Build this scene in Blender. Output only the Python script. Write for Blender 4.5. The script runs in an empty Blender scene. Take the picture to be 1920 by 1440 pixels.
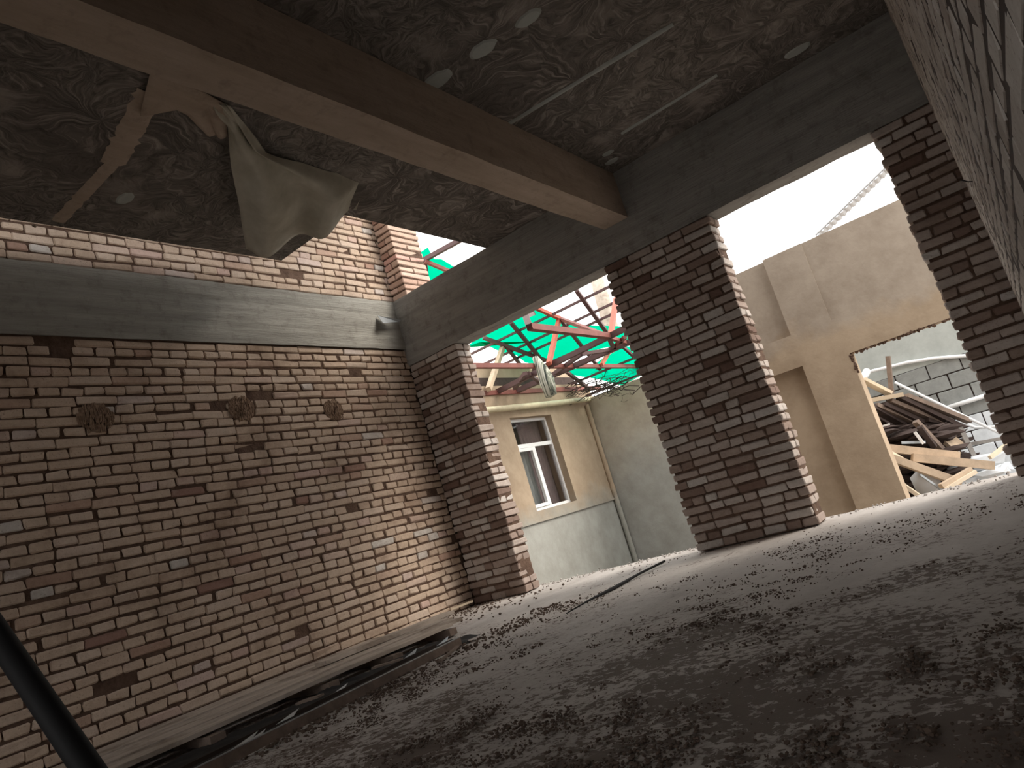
import bpy, math, random
from mathutils import Vector, Matrix, noise
random.seed(7)
sc = bpy.context.scene
C = sc.collection
# ------------------------------------------------------------------ camera
F = 1368.6                                   # focal length in pixels of the 1920 frame
R = ((0.76771323, 0.57567333, -0.28145447),
     (-0.33719462, -0.01057128, -0.94137561),
     (-0.54490016, 0.81761144, 0.18599824))   # rows: right, down, forward
EYE = Vector((0, 0, 0.66))
cam = bpy.data.cameras.new('camera'); camo = bpy.data.objects.new('camera', cam); C.objects.link(camo)
cam.sensor_width = 36; cam.lens = 36 * F / 1920; cam.clip_start = 0.02; cam.clip_end = 200
camo.matrix_world = Matrix(((R[0][0], -R[1][0], -R[2][0], EYE.x), (R[0][1], -R[1][1], -R[2][1], EYE.y),
                            (R[0][2], -R[1][2], -R[2][2], EYE.z), (0, 0, 0, 1)))
sc.camera = camo
# ------------------------------------------------------------------ light
W = bpy.data.worlds.new('sky'); sc.world = W; W.use_nodes = True
wn = W.node_tree; bg = wn.nodes['Background']
bg.inputs[0].default_value = (1.0, .985, .96, 1); bg.inputs[1].default_value = 2.1
sd = bpy.data.lights.new('hazy_sun', 'SUN'); sd.energy = 2.3; sd.angle = math.radians(30); sd.color = (1, .90, .78)
so = bpy.data.objects.new('hazy_sun', sd); C.objects.link(so)
so.rotation_euler = Vector((-0.80, -0.42, -0.62)).to_track_quat('-Z', 'Y').to_euler()
sc.view_settings.view_transform = 'Standard'; sc.view_settings.look = 'None'
sc.view_settings.exposure = 0.45; sc.view_settings.gamma = 1; sc.view_settings.use_curve_mapping = False

# ------------------------------------------------------------------ measures (metres)
XL, XR, YF, T = -5.382, 0.128, 6.142, 0.257      # left wall, right wall, far wall face, pillar thickness
ZB, ZC, ZL = 3.518, 2.93, 2.736                  # slab underside, underside of band, opening head
P1, P2, P3, P4 = -4.6465, -2.732, -1.646, -0.286 # pillar edges
G1, G2, ZG = -2.585, -2.328, 3.057               # girder
XS, XE = -4.81, -3.92                            # slab edge near / far
CO = 0.0775                                      # brick course

def ray(px, py):
    v = ((px - 960) / F, (py - 720) / F, 1)
    return Vector([sum(R[k][i] * v[k] for k in range(3)) for i in range(3)])
def at(px, py, ax, val):
    d = ray(px, py); s = (val - EYE[ax]) / d[ax]; return EYE + d * s
def roofpt(px, py, off=0.0):                     # on the green roof plane z = 9.42 - .6 y + off
    d = ray(px, py); s = (9.42 + off - EYE.z) / (d.z + .6 * d.y); return EYE + d * s

# ------------------------------------------------------------------ materials
def mat(name, build, rough=.9):
    m = bpy.data.materials.new(name); m.use_nodes = True
    nt = m.node_tree; b = nt.nodes['Principled BSDF']; b.inputs['Roughness'].default_value = rough
    b.inputs['Specular IOR Level'].default_value = .25
    build(nt, b); return m
def N(nt, t, **k):
    n = nt.nodes.new(t)
    for a, v in k.items():
        if a in n.inputs: n.inputs[a].default_value = v
        else: setattr(n, a, v)
    return n
def L(nt, a, b): nt.links.new(a, b)
def coords(nt, scale=(1, 1, 1)):
    g = N(nt, 'ShaderNodeNewGeometry'); mp = N(nt, 'ShaderNodeMapping'); mp.inputs['Scale'].default_value = scale
    L(nt, g.outputs['Position'], mp.inputs['Vector']); return mp.outputs[0]
def noi(nt, vec, s, d=6, r=.6, dist=0):
    n = N(nt, 'ShaderNodeTexNoise', Scale=s, Detail=d, Roughness=r, Distortion=dist); L(nt, vec, n.inputs['Vector']); return n.outputs['Fac']
def ramp(nt, fac, stops, interp='LINEAR'):
    n = N(nt, 'ShaderNodeValToRGB'); e = n.color_ramp.elements; n.color_ramp.interpolation = interp
    while len(e) < len(stops): e.new(.5)
    for i, (p, c) in enumerate(stops):
        e[i].position = p; e[i].color = (c if len(c) == 4 else (*c, 1)) if isinstance(c, tuple) else (c, c, c, 1)
    L(nt, fac, n.inputs[0]); return n.outputs[0]
def mix(nt, a, b, fac, mode='MIX'):
    n = N(nt, 'ShaderNodeMix', data_type='RGBA', blend_type=mode)
    for s, v in ((0, fac), (6, a), (7, b)):
        if hasattr(v, 'is_output'): L(nt, v, n.inputs[s])
        else: n.inputs[s].default_value = v if s == 0 else (*v, 1)
    return n.outputs[2]
def bump(nt, b, h, strength=.5, dist=.01):
    n = N(nt, 'ShaderNodeBump', Strength=strength, Distance=dist); L(nt, h, n.inputs['Height']); L(nt, n.outputs[0], b.inputs['Normal'])
def attr(nt, name): return N(nt, 'ShaderNodeAttribute', attribute_name=name).outputs['Fac']

def brick_build(stops, grime):
    def f(nt, b):
        v = coords(nt)
        col = ramp(nt, attr(nt, 'tone'), stops)
        n1 = noi(nt, v, 26, 5, .7); col = mix(nt, col, (.62, .58, .54), ramp(nt, n1, [(.35, .0), (.75, .5)]), 'MULTIPLY')
        n2 = noi(nt, v, 1.3, 5, .65); col = mix(nt, col, (.42, .36, .32), ramp(nt, n2, [(.5, 0.0), (.72, grime)]), 'MULTIPLY')
        n3 = noi(nt, v, 90, 2, .5); col = mix(nt, col, (.20, .13, .10), ramp(nt, n3, [(.62, 0.0), (.72, .55)]))
        n4 = noi(nt, v, 3.1, 4, .7); col = mix(nt, col, (.58, .54, .48), ramp(nt, n4, [(.62, 0.0), (.78, .35)]))
        L(nt, col, b.inputs['Base Color'])
        bump(nt, b, noi(nt, v, 70, 6, .75), .55, .006)
    return f
buff = [(0, (.34, .21, .17)), (.12, (.48, .33, .26)), (.25, (.57, .44, .35)), (.55, (.62, .49, .385)), (.8, (.64, .52, .43)), (.9, (.60, .44, .38)), (1, (.66, .62, .58))]
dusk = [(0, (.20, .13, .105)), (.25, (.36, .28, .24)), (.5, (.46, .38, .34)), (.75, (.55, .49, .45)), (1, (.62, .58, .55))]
pink = [(0, (.48, .30, .24)), (.4, (.64, .47, .38)), (.8, (.72, .54, .45)), (1, (.74, .46, .40))]
pale = [(0, (.44, .38, .34)), (.4, (.56, .51, .47)), (1, (.66, .62, .58))]
M = {}
M['brick'] = mat('buff_brick', brick_build(buff, .8))
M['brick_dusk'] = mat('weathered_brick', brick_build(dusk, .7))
M['brick_pink'] = mat('pink_brick', brick_build(pink, .3))
M['brick_pale'] = mat('dusty_pale_brick', brick_build(pale, .5))
def f(nt, b):
    v = coords(nt); L(nt, ramp(nt, noi(nt, v, 14), [(.3, (.07, .04, .028)), (.7, (.17, .11, .08))]), b.inputs['Base Color']); bump(nt, b, noi(nt, v, 60), 1, .01)
M['mortar'] = mat('mud_mortar', f)
M['mortar_dark'] = mat('dark_open_joint', lambda nt, b: L(nt, ramp(nt, noi(nt, coords(nt), 14), [(.3, (.03, .02, .016)), (.7, (.075, .05, .04))]), b.inputs['Base Color']))
def concrete(c1, c2, sc_=(1, 1, 1), stain=.5, bs=.5, lines=None):
    def f(nt, b):
        v = coords(nt, sc_); w = coords(nt)
        col = ramp(nt, noi(nt, v, 3, 8, .65), [(.3, c1), (.7, c2)])
        col = mix(nt, col, (.35, .31, .27), ramp(nt, noi(nt, w, 9, 6, .7), [(.52, 0.0), (.75, stain)]), 'MULTIPLY')
        L(nt, col, b.inputs['Base Color'])
        bump(nt, b, noi(nt, v, 12, 9, .72), bs, .03)
    return f
M['band'] = mat('board_marked_concrete', concrete((.30, .29, .26), (.46, .45, .41), (.6, .35, 5), .5, .7))
M['beam'] = mat('cast_beam_concrete', concrete((.27, .265, .25), (.42, .41, .39), (.35, 2, 5), .6, .6))
M['girder'] = mat('girder_concrete', concrete((.40, .32, .25), (.54, .45, .375), (3, .5, 3), .4, .35))
def f(nt, b):
    v = coords(nt)
    nn = N(nt, 'ShaderNodeTexNoise', Scale=1.6, Detail=3); L(nt, v, nn.inputs['Vector'])
    vd = N(nt, 'ShaderNodeVectorMath', operation='MULTIPLY_ADD'); L(nt, nn.outputs['Color'], vd.inputs[0]); vd.inputs[1].default_value = (.9, .9, .9); L(nt, v, vd.inputs[2])
    def fans(scale, k):
        # film creases fanning out of scattered points
        vo = N(nt, 'ShaderNodeTexVoronoi', Scale=scale); L(nt, vd.outputs[0], vo.inputs['Vector'])
        d = N(nt, 'ShaderNodeVectorMath', operation='SUBTRACT'); L(nt, vd.outputs[0], d.inputs[0]); L(nt, vo.outputs['Position'], d.inputs[1])
        sp = N(nt, 'ShaderNodeSeparateXYZ'); L(nt, d.outputs[0], sp.inputs[0])
        at2 = N(nt, 'ShaderNodeMath', operation='ARCTAN2'); L(nt, sp.outputs['Y'], at2.inputs[0]); L(nt, sp.outputs['X'], at2.inputs[1])
        an = N(nt, 'ShaderNodeMath', operation='MULTIPLY'); L(nt, at2.outputs[0], an.inputs[0]); an.inputs[1].default_value = k
        cs = N(nt, 'ShaderNodeSeparateXYZ'); L(nt, vo.outputs['Color'], cs.inputs[0])
        cm = N(nt, 'ShaderNodeMath', operation='MULTIPLY'); L(nt, cs.outputs['X'], cm.inputs[0]); cm.inputs[1].default_value = 40
        c3 = N(nt, 'ShaderNodeCombineXYZ'); L(nt, an.outputs[0], c3.inputs['X']); L(nt, vo.outputs['Distance'], c3.inputs['Y']); L(nt, cm.outputs[0], c3.inputs['Z'])
        return noi(nt, c3.outputs[0], 1.6, 5, .65, .3)
    f1 = fans(1.7, 4.5); f2 = fans(5.0, 2.6); big = noi(nt, v, 1.0, 4, .6)
    a = ramp(nt, f1, [(.36, (.09, .08, .07)), (.52, (.18, .16, .145)), (.66, (.46, .42, .385))])
    a2 = ramp(nt, f2, [(.40, (.10, .09, .078)), (.62, (.36, .33, .30))])
    col = mix(nt, a, a2, ramp(nt, big, [(.40, .15), (.60, .75)]))
    col = mix(nt, col, (.40, .36, .33), ramp(nt, noi(nt, v, 2.2, 3, .5), [(.58, 0.0), (.68, .6)]))
    L(nt, col, b.inputs['Base Color'])
    h = mix(nt, f1, f2, .5); bump(nt, b, h, .8, .04); b.inputs['Roughness'].default_value = .65
M['ceiling'] = mat('film_cast_concrete', f)
def f(nt, b):
    v = coords(nt); w = coords(nt, (1.0, .35, 1))
    base = ramp(nt, noi(nt, w, 1.8, 8, .65), [(.3, (.42, .385, .36)), (.7, (.64, .60, .57))])
    # trodden dirt: fine crumbs gathered in broad patches, none near the openings
    fine = noi(nt, v, 27, 10, .70, .5); broad = noi(nt, v, 1.15, 5, .6, .4)
    sep = N(nt, 'ShaderNodeSeparateXYZ'); L(nt, v, sep.inputs[0])
    near = N(nt, 'ShaderNodeMapRange'); L(nt, sep.outputs['Y'], near.inputs[0])
    near.inputs[1].default_value = 5.2; near.inputs[2].default_value = 1.6; near.inputs[3].default_value = -.15; near.inputs[4].default_value = .085
    s1 = N(nt, 'ShaderNodeMath', operation='MULTIPLY_ADD'); L(nt, broad, s1.inputs[0]); s1.inputs[1].default_value = .9; L(nt, fine, s1.inputs[2])
    s2 = N(nt, 'ShaderNodeMath', operation='ADD'); L(nt, s1.outputs[0], s2.inputs[0]); L(nt, near.outputs[0], s2.inputs[1])
    m = ramp(nt, s2.outputs[0], [(.995, 0.0), (1.05, .9)])
    m2 = ramp(nt, s2.outputs[0], [(.88, 0.0), (1.08, .4)])
    col = mix(nt, base, (.26, .205, .175), m2)
    col = mix(nt, col, (.14, .105, .085), m)
    L(nt, col, b.inputs['Base Color'])
    h = mix(nt, noi(nt, v, 6, 8, .7), m, .6); bump(nt, b, h, .9, .03)
M['floor'] = mat('dirty_concrete_floor', f, .8)
def f(nt, b):
    v = coords(nt); L(nt, ramp(nt, noi(nt, v, 30), [(.3, (.07, .048, .036)), (.7, (.16, .115, .09))]), b.inputs['Base Color'])
M['dirt'] = mat('dark_dirt', f)
M['mud'] = mat('dry_brown_mud', lambda nt, b: L(nt, ramp(nt, noi(nt, coords(nt), 30), [(.3, (.16, .10, .07)), (.7, (.34, .24, .17))]), b.inputs['Base Color']))
def plaster(top, low, z0, z1):
    def f(nt, b):
        v = coords(nt)
        sep = N(nt, 'ShaderNodeSeparateXYZ'); L(nt, v, sep.inputs[0])
        ad = N(nt, 'ShaderNodeMath', operation='MULTIPLY_ADD'); L(nt, noi(nt, v, 1.4, 5, .6), ad.inputs[0]); ad.inputs[1].default_value = 1.0; L(nt, sep.outputs['Z'], ad.inputs[2])
        mr = N(nt, 'ShaderNodeMapRange'); L(nt, ad.outputs[0], mr.inputs[0]); mr.inputs[1].default_value = z0 + .5; mr.inputs[2].default_value = z1 + .5
        col = mix(nt, low, top, mr.outputs[0])
        col = mix(nt, col, (.66, .63, .60), ramp(nt, noi(nt, v, 2.2, 7, .7), [(.4, 0.0), (.7, .75)]), 'MULTIPLY')
        L(nt, col, b.inputs['Base Color']); bump(nt, b, noi(nt, v, 8, 8, .6), .25, .02)
    return f
M['plaster_facade'] = mat('beige_render', plaster((.42, .33, .24), (.34, .34, .31), .5, .9))
M['plaster_low'] = mat('grey_render', plaster((.37, .375, .35), (.37, .375, .35), 0, 1))
M['plaster_back'] = mat('mixed_render', plaster((.48, .42, .33), (.36, .36, .34), .9, 2.4))
M['plaster_yard'] = mat('tan_render', plaster((.42, .355, .29), (.44, .345, .25), 1.7, 1.9))
def plain(col, rough=.6, metal=0, var=.25, s=8, sc_=(1, 1, 1)):
    def f(nt, b):
        v = coords(nt, sc_); L(nt, mix(nt, col, tuple(c * .45 for c in col), ramp(nt, noi(nt, v, s, 6, .7), [(.4, 0.0), (.8, var * 2)])), b.inputs['Base Color'])
        b.inputs['Metallic'].default_value = metal; b.inputs['Roughness'].default_value = rough; bump(nt, b, noi(nt, v, s * 5), .15, .005)
    return f
M['wood'] = mat('pine_timber', plain((.58, .45, .33), .8, 0, .35, 6))
M['wood_grey'] = mat('grey_weathered_timber', plain((.25, .19, .155), .9, 0, .5, 8))
M['wood_dark'] = mat('dark_timber_and_shade', plain((.07, .05, .045), .9, 0, .5, 8))  # dark timber colour, also paints the shade under the house eave
M['wood_light'] = mat('new_light_timber', plain((.74, .62, .47), .8, 0, .2, 6))
M['steel'] = mat('red_lead_painted_steel', plain((.24, .085, .07), .55, 0, .35, 5))
M['steel_grey'] = mat('brown_painted_steel', plain((.14, .085, .085), .55, 0, .3, 5))
M['steel_red'] = mat('bright_primer_steel', plain((.48, .13, .085), .55, 0, .25, 5))
M['pvc'] = mat('white_plastic', plain((.85, .86, .87), .35, 0, .06, 4))
M['pipe'] = mat('cream_painted_pipe', plain((.66, .60, .42), .5, 0, .3, 6))
M['black'] = mat('black_rubber', plain((.012, .012, .013), .7, 0, .1, 5))
M['blockwall'] = mat('grey_cement_block', plain((.30, .31, .30), .9, 0, .4, 5))
M['whitewash'] = mat('whitewashed_block', plain((.74, .78, .82), .9, 0, .3, 4))
M['cement'] = mat('pale_cement', plain((.45, .48, .46), .9, 0, .25, 3))
M['curtain'] = mat('mauve_curtain', plain((.36, .27, .27), .9, 0, .3, 4))
M['net'] = mat('white_net_curtain', plain((.52, .56, .55), .9, 0, .15, 4))
M['ground'] = mat('yard_ground', plain((.34, .30, .26), .95, 0, .4, 3))
M['zinc'] = mat('galvanised_metal', plain((.42, .45, .47), .4, .7, .3, 8))
M['dull_zinc'] = mat('dusty_metal', plain((.30, .28, .26), .55, .3, .4, 8))
M['rust'] = mat('rusty_rebar', plain((.055, .04, .033), .8, .2, .3, 10))
def f(nt, b):
    v = coords(nt, (1, .25, 1)); w = coords(nt)
    col = ramp(nt, noi(nt, v, 9, 8, .7, .3), [(.3, (.36, .30, .25)), (.7, (.60, .52, .45))])
    col = mix(nt, col, (.30, .24, .20), ramp(nt, noi(nt, w, 3, 5, .7), [(.5, 0.0), (.7, .7)]), 'MULTIPLY')
    L(nt, col, b.inputs['Base Color']); bump(nt, b, noi(nt, v, 40), .3, .004)
M['plank'] = mat('dusty_plank', f)
def f(nt, b):
    b.inputs['Base Color'].default_value = (.0, .0, .0, 1)
    nt.nodes.remove(b); o = nt.nodes['Material Output']
    tr = N(nt, 'ShaderNodeBsdfTranslucent'); df = N(nt, 'ShaderNodeBsdfDiffuse'); ms = N(nt, 'ShaderNodeMixShader'); ms.inputs[0].default_value = .22
    v = coords(nt); c = ramp(nt, noi(nt, v, 1.5, 4), [(.3, (.0, .31, .165)), (.7, (.0, .37, .21))])
    L(nt, c, tr.inputs[0]); L(nt, c, df.inputs[0]); L(nt, tr.outputs[0], ms.inputs[1]); L(nt, df.outputs[0], ms.inputs[2]); L(nt, ms.outputs[0], o.inputs[0])
M['green'] = mat('green_sheeting', f)
def f(nt, b):
    v = coords(nt); L(nt, ramp(nt, noi(nt, v, 5, 5, .6), [(.3, (.42, .40, .33)), (.7, (.60, .58, .50))]), b.inputs['Base Color'])
    w = coords(nt, (1, 1, 1)); bump(nt, b, noi(nt, w, 60, 3), .3, .004)
M['sack'] = mat('woven_sacking', f)
def f(nt, b):
    b.inputs['Roughness'].default_value = .04; b.inputs['Transmission Weight'].default_value = 1; b.inputs['IOR'].default_value = 1.45
M['glass'] = mat('window_glass', f)
def f(nt, b):
    v = coords(nt, (34, 3, 1.2)); L(nt, ramp(nt, noi(nt, v, 2, 3, .6), [(.40, (.05, .06, .055)), (.5, (.35, .38, .30)), (.58, (.62, .62, .55))]), b.inputs['Base Color'])
M['bundle'] = mat('striped_cloth', f)
def f(nt, b):
    b.inputs['Base Color'].default_value = (.55, .56, .58, 1); b.inputs['Roughness'].default_value = .8
M['roofsheet'] = mat('pale_roof_sheet', f)

# ------------------------------------------------------------------ mesh helpers
class MB:
    def __init__(s): s.v = []; s.f = []; s.t = []
    def add(s, vs, fs, tone=.5):
        o = len(s.v); s.v += [tuple(v) for v in vs]; s.f += [tuple(i + o for i in f) for f in fs]; s.t += [tone] * len(fs); return s
    def box(s, lo, hi, tone=.5):
        x0, y0, z0 = lo; x1, y1, z1 = hi
        return s.add([(x0, y0, z0), (x1, y0, z0), (x1, y1, z0), (x0, y1, z0), (x0, y0, z1), (x1, y0, z1), (x1, y1, z1), (x0, y1, z1)],
                     [(0, 3, 2, 1), (4, 5, 6, 7), (0, 1, 5, 4), (1, 2, 6, 5), (2, 3, 7, 6), (3, 0, 4, 7)], tone)
    def brick(s, c, h, ch=.007, jit=.003, rot=.012, tone=None):
        """chamfered brick, centre c, half sizes h"""
        if tone is None: tone = min(1, max(0, random.gauss(.55, .2)))
        rz = random.gauss(0, rot); rx = random.gauss(0, rot * .6); cr, sr = math.cos(rz), math.sin(rz)
        vs = []; idx = {}
        for sx in (-1, 1):
            for sy in (-1, 1):
                for sz in (-1, 1):
                    q = [random.gauss(0, jit) for _ in range(3)]
                    k = ch * random.uniform(.5, 1.6)
                    for ax in range(3):
                        p = [sx * (h[0] - k * (ax != 0)) + q[0], sy * (h[1] - k * (ax != 1)) + q[1], sz * (h[2] - k * (ax != 2)) + q[2]]
                        p[0], p[1] = p[0] * cr - p[1] * sr, p[0] * sr + p[1] * cr
                        p[2] += rx * (p[0] + p[1])
                        idx[(sx, sy, sz, ax)] = len(vs); vs.append((p[0] + c[0], p[1] + c[1], p[2] + c[2]))
        fs = []
        def I(*a): return idx[a]
        for ax in range(3):
            for sg in (-1, 1):
                o = [(-1, -1), (1, -1), (1, 1), (-1, 1)]; q = []
                for a_, b_ in o:
                    t = [0, 0, 0]; t[ax] = sg; t[(ax + 1) % 3] = a_; t[(ax + 2) % 3] = b_; q.append(idx[(t[0], t[1], t[2], ax)])
                fs.append(tuple(q if sg > 0 else q[::-1]))
        for ax in range(3):                       # edges parallel to ax
            a1, a2 = (ax + 1) % 3, (ax + 2) % 3
            for s1 in (-1, 1):
                for s2 in (-1, 1):
                    def k(sa, w):
                        t = [0, 0, 0]; t[ax] = sa; t[a1] = s1; t[a2] = s2; return idx[(t[0], t[1], t[2], w)]
                    q = (k(-1, a1), k(1, a1), k(1, a2), k(-1, a2))
                    fs.append(q if s1 * s2 < 0 else q[::-1])
        for sx in (-1, 1):
            for sy in (-1, 1):
                for sz in (-1, 1):
                    q = (I(sx, sy, sz, 0), I(sx, sy, sz, 1), I(sx, sy, sz, 2)); fs.append(q if sx * sy * sz > 0 else q[::-1])
        return s.add(vs, fs, tone)
    def bar(s, a, b, w, h=None, up=(0, 0, 1), roll=0):
        """rectangular bar from a to b"""
        a = Vector(a); b = Vector(b); h = h or w; d = (b - a).normalized(); u = Vector(up)
        if abs(d.dot(u)) > .98: u = Vector((0, 1, 0))
        x = d.cross(u).normalized(); z = x.cross(d)
        if roll: q = Matrix.Rotation(roll, 3, d); x = q @ x; z = q @ z
        vs = []
        for p in (a, b):
            for i, j in ((-1, -1), (1, -1), (1, 1), (-1, 1)): vs.append(p + x * i * w / 2 + z * j * h / 2)
        return s.add(vs, [(3, 2, 1, 0), (4, 5, 6, 7), (0, 1, 5, 4), (1, 2, 6, 5), (2, 3, 7, 6), (3, 0, 4, 7)])
    def tube(s, pts, r, n=10, cap=True):
        pts = [Vector(p) for p in pts]; rs = r if isinstance(r, (list, tuple)) else [r] * len(pts)
        vs = []; prev = None
        for i, p in enumerate(pts):
            d = (pts[min(i + 1, len(pts) - 1)] - pts[max(i - 1, 0)]).normalized()
            u = prev if prev is not None else (Vector((0, 0, 1)) if abs(d.z) < .9 else Vector((1, 0, 0)))
            x = d.cross(u).normalized(); u = x.cross(d).normalized(); prev = u
            for k in range(n):
                a = 2 * math.pi * k / n; vs.append(p + (x * math.cos(a) + u * math.sin(a)) * rs[i])
        fs = [(i * n + k, i * n + (k + 1) % n, (i + 1) * n + (k + 1) % n, (i + 1) * n + k) for i in range(len(pts) - 1) for k in range(n)]
        if cap: fs += [tuple(range(n))[::-1], tuple((len(pts) - 1) * n + k for k in range(n))]
        return s.add(vs, fs)
    def blob(s, c, r, sub=1, sq=(1, 1, 1), jit=.25):
        t = (1 + 5 ** .5) / 2
        vs = [(-1, t, 0), (1, t, 0), (-1, -t, 0), (1, -t, 0), (0, -1, t), (0, 1, t), (0, -1, -t), (0, 1, -t), (t, 0, -1), (t, 0, 1), (-t, 0, -1), (-t, 0, 1)]
        fs = [(0, 11, 5), (0, 5, 1), (0, 1, 7), (0, 7, 10), (0, 10, 11), (1, 5, 9), (5, 11, 4), (11, 10, 2), (10, 7, 6), (7, 1, 8), (3, 9, 4), (3, 4, 2), (3, 2, 6), (3, 6, 8), (3, 8, 9), (4, 9, 5), (2, 4, 11), (6, 2, 10), (8, 6, 7), (9, 8, 1)]
        o = []
        for v in vs:
            k = r / 1.9 * random.uniform(1 - jit, 1 + jit); o.append((c[0] + v[0] * k * sq[0], c[1] + v[1] * k * sq[1], c[2] + v[2] * k * sq[2]))
        return s.add(o, fs)
    def build(s, name, m, parent=None, smooth=False):
        me = bpy.data.meshes.new(name); me.from_pydata(s.v, [], s.f); me.update()
        a = me.attributes.new('tone', 'FLOAT', 'FACE'); a.data.foreach_set('value', s.t)
        for mm in (m if isinstance(m, (list, tuple)) else [m]): me.materials.append(mm)
        if smooth: me.polygons.foreach_set('use_smooth', [True] * len(me.polygons))
        o = bpy.data.objects.new(name, me); C.objects.link(o)
        if parent: o.parent = parent
        return o
def struct(o): o['kind'] = 'structure'; return o
def tag(o, label, cat, group=None, kind=None):
    o['label'] = label; o['category'] = cat
    if group: o['group'] = group
    o['kind'] = kind or 'thing'
    return o
def empty(name, label, cat, loc=(0, 0, 0), group=None):
    o = bpy.data.objects.new(name, None); C.objects.link(o); o.location = loc; o.empty_display_size = .1
    bpy.context.view_layer.update(); return tag(o, label, cat, group)
def part(mb, name, m, root, smooth=False):
    l = Vector(root.matrix_world.translation) if root else Vector()
    r = root
    mb.v = [tuple(Vector(v) - l) for v in mb.v]
    return mb.build(name, m, root, smooth)

# ------------------------------------------------------------------ brickwork
def course_widths(kind, length, start=0):
    u = start
    while u < length:
        if kind == 's': w = random.gauss(.285, .010)
        elif kind == 'h': w = random.gauss(.140, .007)
        else: w = random.choice([.25, .25, .25, .12, .12, .18]) + random.gauss(0, .006)
        g = abs(random.gauss(.008, .005)) + .003
        if kind == 's': g = abs(random.gauss(.004, .003)) + .001
        if random.random() < .05: g += random.uniform(.01, .035)
        yield u, min(w, length - u), g
        u += w + g
def wall_bricks(mb, axis, plane, sign, u0, u1, z0, z1, mode='alt', depth=.05, holes=(), jit=.003, proud=.003, joint=.0165, row0=0, gap=0, ch_=.0075):
    """brick face: axis 0 -> plane x=plane running along y ; axis 1 -> plane y=plane running along x"""
    n = int(round((z1 - z0) / CO)); ch = (z1 - z0) / n
    for r in range(n):
        zc = z0 + (r + .5) * ch
        kind = ('s' if (r + row0) % 2 else 'h') if mode == 'alt' else 'm'
        for u, w, g in course_widths(kind, u1 - u0, -random.uniform(0, .12)):
            if u < 0: w += u; u = 0
            w -= gap
            if w < .03: continue
            uc = u0 + u + w / 2
            if any(abs(uc - hu) < hw and abs(zc - hz) < .045 for hu, hz, hw in holes): continue
            off = abs(random.gauss(0, proud)) + (random.uniform(-.025, -.008) if random.random() < .02 else 0)
            hz = (ch - joint * random.uniform(.7, 1.25)) / 2
            zz = zc + random.gauss(0, .0022) + .006 * noise.noise(Vector((uc * .8, r * .7, 3 * plane)))
            if axis == 0: mb.brick((plane - sign * depth / 2 + sign * off, uc, zz), (depth / 2, w / 2, hz), jit=jit, ch=ch_)
            else: mb.brick((uc, plane - sign * depth / 2 + sign * off, zz), (w / 2, depth / 2, hz), jit=jit, ch=ch_)
def pillar(x0, x1, y0, y1, z0, z1, rough=.006):
    mb = MB(); n = int(round((z1 - z0) / CO)); ch = (z1 - z0) / n
    for r in range(n):
        zc = z0 + (r + .5) * ch; hz = (ch - .017 * random.uniform(.8, 1.3)) / 2
        e0 = random.gauss(0, rough) + .012 * noise.noise(Vector((x0, r * .35, 1))); e1 = random.gauss(0, rough) + .012 * noise.noise(Vector((x1, r * .35, 5)))
        x = x0 + e0; first = True; tick = r % 2
        while x < x1 + e1 - .03:
            w = random.choice([.25, .25, .19, .12]) if not first else (.12 if tick else .25)
            w += random.gauss(0, .006); first = False
            if x1 + e1 - (x + w) < .08: w = x1 + e1 - x
            w = min(w, x1 + e1 - x)
            g = abs(random.gauss(.008, .003)) + .002
            tn = min(1, max(0, random.gauss(.5, .28)))
            if w < .16:
                mb.brick((x + (w - g) / 2, (y0 + y1) / 2 + random.gauss(0, .003), zc), ((w - g) / 2, (y1 - y0) / 2, hz), tone=tn)
            else:
                hy = (y1 - y0) / 4
                for k, yc in enumerate((y0 + hy, y1 - hy)):
                    mb.brick((x + (w - g) / 2 + (random.gauss(0, .004) if k else 0), yc + random.gauss(0, .003), zc), ((w - g) / 2, hy - .003, hz), tone=tn)
            x += w
    return mb

# ================================================================== ROOM SHELL
holes = []
for px, py, w in ((115, 650, .05), (700, 700, .05), (418, 752, .07), (440, 1165, .05), (560, 1187, .05), (480, 1005, .05), (590, 685, .05), (545, 640, .05), (160, 642, .05), (500, 742, .09), (520, 742, .05), (575, 742, .05)):
    p = at(px, py, 0, XL); holes.append((p.y, p.z, w))
wl = MB(); wall_bricks(wl, 0, XL, 1, .9, YF + .02, .0, ZC, holes=holes)
wu = MB(); wall_bricks(wl, 0, XL, 1, .9, YF + T + .25, ZB + .01, 5.5, row0=1, holes=[(at(480, 500, 0, XL).y, at(480, 500, 0, XL).z, .05)])
wall_left = struct(wl.build('wall_left', M['brick']))
b = MB(); b.box((XL - .3, -3.2, -.1), (XL - .014, YF + T + .25, 5.5)); mortar_left = b.build('mortar', M['mortar'], wall_left)

br = MB(); wall_bricks(br, 0, XR, -1, -.6, YF + .05, .0, ZB, mode='alt', joint=.021, jit=.0012, proud=.0004, gap=.015, ch_=.002)
wall_right = struct(br.build('wall_right', M['brick_pale']))
b = MB(); b.box((XR + .0018, -3.2, -.1), (XR + .3, YF + T, ZB)); b.build('mortar', M['mortar_dark'], wall_right)
# back wall, behind the camera; wide opening left in it for fill light
b = MB(); b.box((XL, -3.4, 0), (-4.0, -3.2, ZB)); b.box((-1.0, -3.4, 0), (XR, -3.2, ZB)); b.box((-4.0, -3.4, 2.5), (-1.0, -3.2, ZB)); struct(b.build('wall_back', M['mortar']))
# unseen roof added to cut light through the slab gap, open towards the yard
b = MB(); b.box((XL - .3, -3.4, 5.5), (XR + 1.0, YF + .1, 5.6)); struct(b.build('shade_roof', M['wood_grey']))

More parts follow.
